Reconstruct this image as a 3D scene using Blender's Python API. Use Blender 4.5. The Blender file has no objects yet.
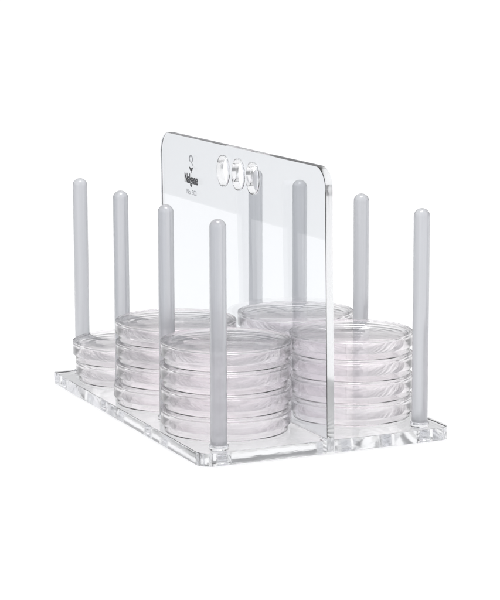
import bpy, bmesh, math
from mathutils import Vector, Matrix
S = bpy.context.scene
COL = S.collection
U = 0.01            # one modelling unit is a centimetre

# ------------------------------------------------------------------ materials
def mat(name):
    m = bpy.data.materials.new(name); m.use_nodes = True
    nt = m.node_tree
    b = nt.nodes['Principled BSDF']
    return m, nt, b

def clear_plastic(name, col, ior, rough, dust=0.0, wave=0.0, scale=40.0, streak=(1, 1, 1)):
    m, nt, b = mat(name)
    b.inputs['Base Color'].default_value = (*col, 1)
    b.inputs['IOR'].default_value = ior
    b.inputs['Roughness'].default_value = rough
    b.inputs['Transmission Weight'].default_value = 1.0
    tc = nt.nodes.new('ShaderNodeTexCoord')
    mp = nt.nodes.new('ShaderNodeMapping'); mp.inputs['Scale'].default_value = streak
    nt.links.new(tc.outputs['Object'], mp.inputs['Vector'])
    if dust > 0:      # faint handling haze: roughness and a little lost transmission
        n = nt.nodes.new('ShaderNodeTexNoise'); n.inputs['Scale'].default_value = scale; n.inputs['Detail'].default_value = 6
        nt.links.new(mp.outputs[0], n.inputs['Vector'])
        r = nt.nodes.new('ShaderNodeMapRange')
        r.inputs['From Min'].default_value = .4; r.inputs['From Max'].default_value = .75
        r.inputs['To Min'].default_value = rough; r.inputs['To Max'].default_value = rough + dust
        nt.links.new(n.outputs['Fac'], r.inputs['Value'])
        nt.links.new(r.outputs[0], b.inputs['Roughness'])
    if wave > 0:      # moulding ripple
        n2 = nt.nodes.new('ShaderNodeTexNoise'); n2.inputs['Scale'].default_value = scale * 1.6; n2.inputs['Detail'].default_value = 2
        nt.links.new(mp.outputs[0], n2.inputs['Vector'])
        bp = nt.nodes.new('ShaderNodeBump'); bp.inputs['Strength'].default_value = wave; bp.inputs['Distance'].default_value = .001
        nt.links.new(n2.outputs['Fac'], bp.inputs['Height'])
        nt.links.new(bp.outputs[0], b.inputs['Normal'])
    return m

M_ACR = clear_plastic('clear_acrylic', (.845, .862, .88), 1.49, .0, dust=.03, scale=30)
M_EDGE = clear_plastic('sawn_acrylic_edge', (.86, .865, .87), 1.49, .12, dust=.08, scale=50)
M_BEDGE = clear_plastic('polished_acrylic_edge', (.90, .903, .908), 1.49, .05, dust=.08, scale=50)
M_BASE = clear_plastic('clear_acrylic_base', (.985, .988, .99), 1.49, .0, dust=.03, wave=.04, scale=60)
M_DISH = clear_plastic('clear_polystyrene', (.996, .984, .990), 1.59, .022, dust=.02, wave=.0, scale=22, streak=(1, 1, 5))

def rod_material():
    m, nt, b = mat('frosted_acrylic_rod')
    tc = nt.nodes.new('ShaderNodeTexCoord')
    mp = nt.nodes.new('ShaderNodeMapping'); mp.inputs['Scale'].default_value = (260, 260, 6)
    n = nt.nodes.new('ShaderNodeTexNoise'); n.inputs['Scale'].default_value = 1.5; n.inputs['Detail'].default_value = 3
    nt.links.new(tc.outputs['Object'], mp.inputs['Vector']); nt.links.new(mp.outputs[0], n.inputs['Vector'])
    cr = nt.nodes.new('ShaderNodeValToRGB')
    cr.color_ramp.elements[0].position = .3; cr.color_ramp.elements[0].color = (.64, .65, .672, 1)
    cr.color_ramp.elements[1].position = .7; cr.color_ramp.elements[1].color = (.74, .75, .775, 1)
    nt.links.new(n.outputs['Fac'], cr.inputs['Fac']); nt.links.new(cr.outputs['Color'], b.inputs['Base Color'])
    b.inputs['IOR'].default_value = 1.49
    b.inputs['Roughness'].default_value = .30
    b.inputs['Transmission Weight'].default_value = .75
    b.inputs['Coat Weight'].default_value = 1.0
    b.inputs['Coat Roughness'].default_value = .06
    return m
M_ROD = rod_material()
M_COLLAR = clear_plastic('clear_acrylic_pin', (.95, .955, .975), 1.49, .03, dust=.05, scale=60)
M_INK, _nt, _b = mat('grey_black_ink')
_b.inputs['Base Color'].default_value = (.035, .035, .04, 1); _b.inputs['Roughness'].default_value = .5
M_INK2, _nt, _b = mat('pale_grey_ink')
_b.inputs['Base Color'].default_value = (.33, .34, .36, 1); _b.inputs['Roughness'].default_value = .5

def paper_material(name, col, var):
    m, nt, b = mat(name)
    tc = nt.nodes.new('ShaderNodeTexCoord'); n = nt.nodes.new('ShaderNodeTexNoise')
    n.inputs['Scale'].default_value = 90; n.inputs['Detail'].default_value = 5
    nt.links.new(tc.outputs['Object'], n.inputs['Vector'])
    cr = nt.nodes.new('ShaderNodeValToRGB')
    cr.color_ramp.elements[0].color = (*[c * (1 - var) for c in col], 1); cr.color_ramp.elements[1].color = (*col, 1)
    nt.links.new(n.outputs['Fac'], cr.inputs['Fac']); nt.links.new(cr.outputs['Color'], b.inputs['Base Color'])
    b.inputs['Roughness'].default_value = 1.0
    b.inputs['Specular IOR Level'].default_value = 0.0
    return m
M_PAPER = paper_material('white_translucent_sheet', (.94, .94, .94), .01)
_nt = M_PAPER.node_tree          # a translucent sheet: lit from above and glowing through from below
_cr = next(n for n in _nt.nodes if n.type == 'VALTORGB'); _out = next(n for n in _nt.nodes if n.type == 'OUTPUT_MATERIAL')
_d = _nt.nodes.new('ShaderNodeBsdfDiffuse'); _t = _nt.nodes.new('ShaderNodeBsdfTranslucent'); _mx = _nt.nodes.new('ShaderNodeMixShader')
_nt.links.new(_cr.outputs['Color'], _d.inputs['Color']); _nt.links.new(_cr.outputs['Color'], _t.inputs['Color'])
_mx.inputs[0].default_value = .72
_nt.links.new(_d.outputs[0], _mx.inputs[1]); _nt.links.new(_t.outputs[0], _mx.inputs[2]); _nt.links.new(_mx.outputs[0], _out.inputs['Surface'])

# ------------------------------------------------------------------ helpers
def link(name, me, m, parent=None, loc=(0, 0, 0), smooth=35, edge=None):
    me.materials.clear(); me.materials.append(m)
    if edge: me.materials.append(edge)
    if smooth:
        me.polygons.foreach_set('use_smooth', [True] * len(me.polygons))
        me.set_sharp_from_angle(angle=math.radians(smooth))
    if 'flat_caps' in me:            # the large faces stay optically flat
        for f in me.polygons:
            if abs(f.normal.z) > .9995: f.use_smooth = False
            elif edge: f.material_index = 1
    o = bpy.data.objects.new(name, me); COL.objects.link(o)
    o.location = Vector(loc) * U
    if parent: o.parent = parent
    return o

def empty(name, loc=(0, 0, 0)):
    o = bpy.data.objects.new(name, None); COL.objects.link(o); o.location = Vector(loc) * U
    o.empty_display_size = .02
    return o

def lathe(profile, seg=144, name='m'):
    """closed profile [(r,z)...] turned round Z; r == 0 points become poles"""
    bm = bmesh.new(); rings = []
    for r, z in profile:
        if r < 1e-6: rings.append([bm.verts.new((0, 0, z * U))])
        else:
            rings.append([bm.verts.new((r * U * math.cos(2 * math.pi * k / seg), r * U * math.sin(2 * math.pi * k / seg), z * U)) for k in range(seg)])
    n = len(rings)
    for i in range(n):
        a, b = rings[i], rings[(i + 1) % n]
        if len(a) == 1 and len(b) == 1: continue
        for k in range(seg):
            k2 = (k + 1) % seg
            if len(a) == 1: bm.faces.new((a[0], b[k], b[k2]))
            elif len(b) == 1: bm.faces.new((a[k2], a[k], b[0]))
            else: bm.faces.new((a[k], b[k], b[k2], a[k2]))
    bmesh.ops.recalc_face_normals(bm, faces=bm.faces)
    me = bpy.data.meshes.new(name); bm.to_mesh(me); bm.free()
    return me

def rnd(pts, rad, n=5):
    """round the corners of a closed outline; rad is one radius or one per point"""
    out = []
    N = len(pts)
    for i, P in enumerate(pts):
        r = rad[i] if isinstance(rad, (list, tuple)) else rad
        P = Vector(P); A = Vector(pts[i - 1]); B = Vector(pts[(i + 1) % N])
        if r <= 0: out.append(tuple(P)); continue
        a = (A - P).normalized(); b = (B - P).normalized()
        ang = a.angle(b)
        if ang > math.radians(176): out.append(tuple(P)); continue
        d = min(r / math.tan(ang / 2), (A - P).length * .49, (B - P).length * .49)
        rr = d * math.tan(ang / 2)
        c = P + (a + b).normalized() * (rr / math.sin(ang / 2))
        s = P + a * d; e = P + b * d
        v0 = s - c; v1 = e - c; w = v0.angle(v1)
        for k in range(n + 1):
            t = k / n
            q = (v0 * math.sin((1 - t) * w) + v1 * math.sin(t * w)) / math.sin(w)
            out.append(tuple(c + q))
    return out

def circle(cx, cy, r, n=64):
    return [(cx + r * math.cos(2 * math.pi * k / n), cy + r * math.sin(2 * math.pi * k / n)) for k in range(n)]

def sheet(name, loops, thick, bev):
    """flat 2D outline (first loop) with holes, given thickness and eased edges, as a mesh centred on z=0"""
    cu = bpy.data.curves.new(name, 'CURVE'); cu.dimensions = '2D'; cu.fill_mode = 'BOTH'
    for lp in loops:
        sp = cu.splines.new('POLY'); sp.points.add(len(lp) - 1)
        for i, (x, y) in enumerate(lp): sp.points[i].co = (x * U, y * U, 0, 1)
        sp.use_cyclic_u = True
    cu.extrude = (thick / 2 - bev) * U; cu.bevel_depth = bev * U; cu.bevel_resolution = 2; cu.offset = -bev * U
    ob = bpy.data.objects.new(name, cu); COL.objects.link(ob)
    dg = bpy.context.evaluated_depsgraph_get()
    me = bpy.data.meshes.new_from_object(ob.evaluated_get(dg))
    bpy.data.objects.remove(ob); bpy.data.curves.remove(cu)
    bm = bmesh.new(); bm.from_mesh(me)
    bmesh.ops.remove_doubles(bm, verts=bm.verts, dist=2e-6)
    bmesh.ops.recalc_face_normals(bm, faces=bm.faces)
    bm.to_mesh(me); bm.free()
    me['flat_caps'] = 1
    return me

def text_mesh(body, size, xs, offset=0.0, shear=0.0, spacing=1.0):
    cu = bpy.data.curves.new('txt', 'FONT'); cu.body = body; cu.size = size * U; cu.align_x = 'CENTER'
    cu.offset = offset * U; cu.shear = shear; cu.extrude = .002 * U; cu.space_character = spacing
    ob = bpy.data.objects.new('txt', cu); COL.objects.link(ob)
    dg = bpy.context.evaluated_depsgraph_get()
    me = bpy.data.meshes.new_from_object(ob.evaluated_get(dg))
    bpy.data.objects.remove(ob); bpy.data.curves.remove(cu)
    for v in me.vertices: v.co.x *= xs
    return me

# ------------------------------------------------------------------ dimensions (cm)
W, L, T = 21.36, 33.10, 1.02
GZ = -1.15                                   # tabletop height; the rack's top face is z = 0
LEFT_RODS = [(2.24, 1.90), (2.50, 12.70), (2.50, 22.56), (2.46, 32.25)]
RIGHT_RODS = [(19.62, 2.06), (19.60, 12.18), (19.58, 22.9), (19.56, 32.0)]
PX0, PTH, PH = 10.45, .62, 20.93              # divider: left face, thickness, height
TILT = .0121

# ------------------------------------------------------------------ the rack
rack = empty('petri_dish_rack', (W / 2, L / 2, GZ))
rack['label'] = 'clear acrylic rack with grey upright rods and a tall handle panel with three oval holes'
rack['category'] = 'rack'
RO = Vector((-W / 2, -L / 2, -GZ))            # child coordinates start from the rack's empty

# base with two notches for the divider's tabs and eight drilled sockets
nx0, nx1, nd = PX0 - .03, PX0 + PTH + .03, 1.2
outer = [(0, 0), (nx0, 0), (nx0, nd), (nx1, nd), (nx1, 0), (W, 0), (W, L), (nx1, L), (nx1, L - nd), (nx0, L - nd), (nx0, L), (0, L)]
outer = rnd(outer, [1.25, .03, .05, .05, .03, .95, .95, .03, .05, .05, .03, .2], 10)
outer.reverse()
SOCK = .70
me = sheet('base_plate', [outer] + [circle(x, y, SOCK) for x, y in LEFT_RODS + RIGHT_RODS], T, .045)
base = link('base_plate', me, M_BASE, rack, RO + Vector((0, 0, -T / 2)), 25, M_BEDGE)

# divider / handle panel, modelled flat: u runs towards the viewer (-Y), v is up
def pu(y): return L / 2 - y
yf, yb = .02, 32.77
TAB = .9
prof = [(pu(yb), .015), (pu(yb), PH), (pu(yf), PH), (pu(yf), .015),
        (pu(yf), -TAB), (pu(yf + nd - .05), -TAB), (pu(yf + nd - .05), .015),
        (pu(yb - nd + .05), .015), (pu(yb - nd + .05), -TAB), (pu(yb), -TAB)]
# drop the two points that lie on a straight edge
prof = [q for i, q in enumerate(prof) if i not in (0, 3)]
prof = rnd(prof, [1.9, 1.6, .05, .05, .05, .05, .05, .05], 14)
holes = []
for yc in (19.15, 16.12, 13.3):
    holes.append([(pu(yc) + 1.1 * math.cos(2 * math.pi * k / 72), 18.74 + 1.27 * math.sin(2 * math.pi * k / 72)) for k in range(72)])
me = sheet('divider_panel', [prof] + holes, PTH, .05)
PM = Matrix(((0, 0, -1), (-1, 0, 0), (0, 1, 0)))      # (u, v, n) -> (x=-n, y=-u, z=v): n faces -X
RT = Matrix.Rotation(-TILT, 3, 'Y')
rot = (RT @ PM).to_4x4()
panel = link('handle_panel', me, M_ACR, rack, (0, 0, 0), 25, M_EDGE)
panel.matrix_local = Matrix.Translation((RO + Vector((PX0 + PTH / 2, L / 2, 0))) * U) @ rot

# print on the panel's left face
def stamp(name, me, u, v, m, z=PTH / 2 + .004):
    o = link(name, me, m, panel, (u, v, z), 0)
    return o
def bolder(me, d):                    # the print is heavy: the letters are laid down three times, a hair apart
    bm = bmesh.new(); bm.from_mesh(me); g0 = bm.verts[:] + bm.edges[:] + bm.faces[:]
    for k, dx in enumerate((-d, d)):
        g = bmesh.ops.duplicate(bm, geom=g0)['geom']
        bmesh.ops.translate(bm, verts=[v for v in g if isinstance(v, bmesh.types.BMVert)], vec=(dx * U, 0, (k + 1) * .0008 * U))
    bm.to_mesh(me); bm.free(); return me
stamp('logo_word', bolder(text_mesh('Nalgene', 1.18, .74, .026, 0, 1.0), .026), pu(25.8), 16.98, M_INK)
stamp('logo_number', text_mesh('No. 302', .58, 1.15, .004, 0, 1.0), pu(25.75), 16.02, M_INK2)
def strokes(polys, t=.004):
    bm = bmesh.new()
    for poly in polys:
        if len(poly) > 20:               # a ring: quads between its two edges
            h = len(poly) // 2
            vs = [bm.verts.new((x * U, y * U, t * U)) for x, y in poly]
            for i in range(h - 1): bm.faces.new((vs[i], vs[i + 1], vs[-2 - i], vs[-1 - i]))
            continue
        lo = [bm.verts.new((x * U, y * U, 0)) for x, y in poly]
        hi = [bm.verts.new((x * U, y * U, t * U)) for x, y in poly]
        bm.faces.new(hi); bm.faces.new(lo[::-1])
        for i in range(len(poly)):
            j = (i + 1) % len(poly); bm.faces.new((lo[i], lo[j], hi[j], hi[i]))
    bmesh.ops.triangulate(bm, faces=[f for f in bm.faces if len(f.verts) > 4])
    me = bpy.data.meshes.new('emblem'); bm.to_mesh(me); bm.free(); return me
def arc(cx, cy, r, w, a0, a1, n=20, sx=1.0):
    A = [math.radians(a0 + (a1 - a0) * k / n) for k in range(n + 1)]
    return [(cx + sx * (r + w) * math.cos(a), cy + (r + w) * math.sin(a)) for a in A] + [(cx + sx * (r - w) * math.cos(a), cy + (r - w) * math.sin(a)) for a in reversed(A)]
em = [arc(0, .80, .27, .075, -50, 240, 26, 1.25), [(-.10, .56), (.40, .20), (.46, .30), (-.04, .66)]]
bowl = [(-.46, .14), (-.30, .16), (.0, .04), (.30, .16), (.42, .12), (.22, -.14), (.06, -.20), (.05, -.36), (-.05, -.36), (-.06, -.20), (-.22, -.14)]
stamp('logo_emblem', strokes(em), pu(25.75), 18.30, M_INK2)
stamp('logo_flask', strokes([bowl]), pu(25.75), 18.24, M_INK)

# rods: solid round-ended acrylic, each standing on a ringed pin through the base
RR, RH = .64, 17.14
def rod_profile():
    p = [(0, .16), (RR - .04, .16), (RR, .20)]
    p += [(RR, z) for z in (4, 8, 12)]
    for k in range(0, 13):
        a = math.radians(90 * k / 12)
        p.append((RR * math.cos(a) if k < 12 else 0, RH - RR * 1.0 + RR * 1.0 * math.sin(a)))
    return p
def pin_profile():
    zb, zt = GZ + .005, .15
    p = [(0, zb), (.60, zb), (.64, zb + .05), (.64, -T - .03)]
    z = -T + .06
    while z < -.12:
        p += [(.67, z), (.67, z + .07), (.60, z + .11), (.60, z + .17)]
        z += .22
    p += [(.67, -.03), (.67, .03), (.76, .04), (.76, .11), (.72, zt), (0, zt)]
    return p
rod_me = lathe(rod_profile(), 64, 'rod'); pin_me = lathe(pin_profile(), 64, 'pin')
for i, (x, y) in enumerate(LEFT_RODS + RIGHT_RODS):
    r = link('rod', rod_me, M_ROD, rack, RO + Vector((x, y, 0)), 35)
    if i == 0: r.scale = (1, 1, 1.012)
    c = link('pin', pin_me, M_COLLAR, r, (0, 0, 0), 25)

# ------------------------------------------------------------------ petri dishes
RL, HB, PITCH = 4.98, 1.52, 1.755
def dish_base_profile():
    r, w = RL - .20, .10
    return rnd([(0, .05), (r - .42, .05), (r - .38, .0), (r - .24, .0), (r - .20, .05), (r - .06, .05), (r - .05, .06), (r, HB), (r - w, HB), (r - w - .04, .17), (r - w - .06, .15), (0, .15)],
               [0, .01, .01, .01, .01, .01, .01, .01, .01, .02, .02, 0], 3)
def lid_profile():
    r, w = RL, .10
    zt = PITCH - .11
    z0 = PITCH - 1.10
    return rnd([(0, zt - .11), (r - w - .02, zt - .11), (r - w, zt - .13), (r - w + .01, z0), (r, z0), (r, zt - .02), (r - .02, zt + .0),
                (r - .02, zt + .07), (r - .03, zt + .08), (r - .15, zt + .08), (r - .16, zt), (0, zt)],
               [0, .02, .02, .01, .01, .005, .005, .005, .005, .01, .01, 0], 3)
base_me = lathe(dish_base_profile(), 320, 'dish_base'); lid_me = lathe(lid_profile(), 320, 'dish_lid')

def make_dish():
    t = empty('petri_dish')
    link('dish_bottom', base_me, M_DISH, t, (0, 0, 0), 30)
    link('lid', lid_me, M_DISH, t, (0, 0, .0), 30)
    return t
proto = make_dish(); used = [False]
def place(x, y, z, s, rz, label):
    if not used[0]: t = proto; used[0] = True
    else:
        t = proto.copy(); COL.objects.link(t)
        for ch in list(proto.children):
            c = ch.copy(); COL.objects.link(c); c.parent = t
    t.location = Vector((x, y, z)) * U; t.scale = (s[0], s[0], s[1]); t.rotation_euler = (0, 0, rz)
    t['label'] = label; t['category'] = 'petri dish'; t['group'] = 'petri dishes stacked on the rack'
ORD = {4: ['bottom', 'second from the bottom', 'third from the bottom', 'top'], 2: ['lower', 'upper']}
stacks = [   # where, x, y, (radial, height) scale, offsets of each dish, count
    ('front left four-dish stack', 5.10, 6.98, (1.028, 1.015), [(0, 0), (.05, .02), (-.04, .04), (.02, 0)]),
    ('middle four-dish stack of the left row', 5.30, 17.60, (1.0, .985), [(-.17, .05), (.05, .02), (.02, 0), (.03, .02)]),
    ('low two-dish stack at the far left', 5.14, 27.52, (.975, .99), [(.14, .02), (-.13, .04)]),
    ('front right four-dish stack', 16.32, 7.10, (.957, .985), [(.04, .02), (0, 0), (.03, 0), (-.02, .02)]),
    ('rear right four-dish stack', 16.15, 16.95, (.945, .985), [(0, 0), (.03, 0), (-.02, .02), (0, 0)]),
]
for where, x, y, s, offs in stacks:
    for k, (ox, oy) in enumerate(offs):
        place(x + ox, y + oy, .012 + k * (PITCH + .004) * s[1], s, .7 * k + x,
              'petri dish, %s of the %s' % (ORD[len(offs)][k], where))

# ------------------------------------------------------------------ setting
def plane(name, x0, x1, y0, y1, z, m):
    me = bpy.data.meshes.new(name)
    me.from_pydata([(x0 * U, y0 * U, z * U), (x1 * U, y0 * U, z * U), (x1 * U, y1 * U, z * U), (x0 * U, y1 * U, z * U)], [], [(0, 1, 2, 3)])
    o = link(name, me, m, None, (0, 0, 0), 0); o['kind'] = 'structure'; return o
plane('tabletop', -36, 2500, -260, 3200, GZ, M_PAPER)

# ------------------------------------------------------------------ light
w = bpy.data.worlds.new('World'); S.world = w; w.use_nodes = True
nt = w.node_tree; bg = nt.nodes['Background']
tc = nt.nodes.new('ShaderNodeTexCoord'); sx = nt.nodes.new('ShaderNodeSeparateXYZ')
nt.links.new(tc.outputs['Generated'], sx.inputs[0])
mr = nt.nodes.new('ShaderNodeMapRange'); mr.inputs['From Min'].default_value = -1; mr.inputs['From Max'].default_value = 1
nt.links.new(sx.outputs['Z'], mr.inputs['Value'])
cr = nt.nodes.new('ShaderNodeValToRGB'); e = cr.color_ramp
def stop(z, c):                       # brightness of the studio surround by direction
    q = e.elements.new((z + 1) / 2); q.color = (*c, 1)
e.elements[0].position = 0; e.elements[0].color = (1, 1, 1, 1)
e.elements[1].position = 1; e.elements[1].color = (.8, .8, .8, 1)
stop(-.50, (1, 1, 1)); stop(-.34, (.46, .465, .475)); stop(.0, (.40, .405, .412)); stop(.07, (.24, .243, .25)); stop(.20, (.24, .243, .25)); stop(.42, (.8, .8, .8))
nt.links.new(mr.outputs[0], cr.inputs['Fac'])
fr = nt.nodes.new('ShaderNodeMapRange'); fr.interpolation_type = 'SMOOTHSTEP'      # added fill: surround brightened towards the front to lift rods and dishes
fr.inputs['From Min'].default_value = .15; fr.inputs['From Max'].default_value = -.75
fr.inputs['To Min'].default_value = 0; fr.inputs['To Max'].default_value = .75
nt.links.new(sx.outputs['Y'], fr.inputs['Value'])
mc = nt.nodes.new('ShaderNodeMix'); mc.data_type = 'RGBA'
nt.links.new(fr.outputs[0], mc.inputs[0]); nt.links.new(cr.outputs['Color'], mc.inputs[6]); mc.inputs[7].default_value = (.80, .80, .84, 1)
nt.links.new(mc.outputs[2], bg.inputs['Color'])
bg.inputs['Strength'].default_value = 1.34

def softbox(name, loc, aim, sx_, sy_, power, col=(1, 1, 1)):
    l = bpy.data.lights.new(name, 'AREA'); l.shape = 'RECTANGLE'; l.size = sx_ * U; l.size_y = sy_ * U; l.energy = power; l.color = col
    o = bpy.data.objects.new(name, l); COL.objects.link(o); o.location = Vector(loc) * U
    o.rotation_euler = (Vector(aim) - Vector(loc)).to_track_quat('-Z', 'Y').to_euler()
softbox('softbox_overhead', (0, -10, 165), (10, 16, 0), 70, 45, 9.0)


# ------------------------------------------------------------------ camera (solved from the photograph)
cam = bpy.data.cameras.new('Camera'); co = bpy.data.objects.new('Camera', cam); COL.objects.link(co)
C = Vector((-60.194, -140.676, 38.769)); F = Vector((.40875, .89586, -.17422)); UP = Vector((.07459, .15746, .98470))
R_ = F.cross(UP).normalized(); UP = R_.cross(F).normalized(); F.normalize()
Mx = Matrix((R_, UP, -F)).transposed().to_4x4(); Mx.translation = C * U
co.matrix_world = Mx
cam.sensor_fit = 'VERTICAL'; cam.sensor_height = 24.0; cam.sensor_width = 20.0
cam.lens = 2116.64 / 600 * 24.0
cam.clip_start = .01; cam.clip_end = 500
S.camera = co

# ------------------------------------------------------------------ render
S.render.engine = 'CYCLES'
cy = S.cycles
cy.max_bounces = 56; cy.transmission_bounces = 56; cy.glossy_bounces = 20; cy.diffuse_bounces = 4; cy.transparent_max_bounces = 32
cy.caustics_refractive = True; cy.caustics_reflective = True; cy.blur_glossy = .3
cy.use_denoising = True
cy.sample_clamp_indirect = 6
S.view_settings.view_transform = 'Standard'; S.view_settings.look = 'None'; S.view_settings.exposure = 0; S.view_settings.gamma = 1
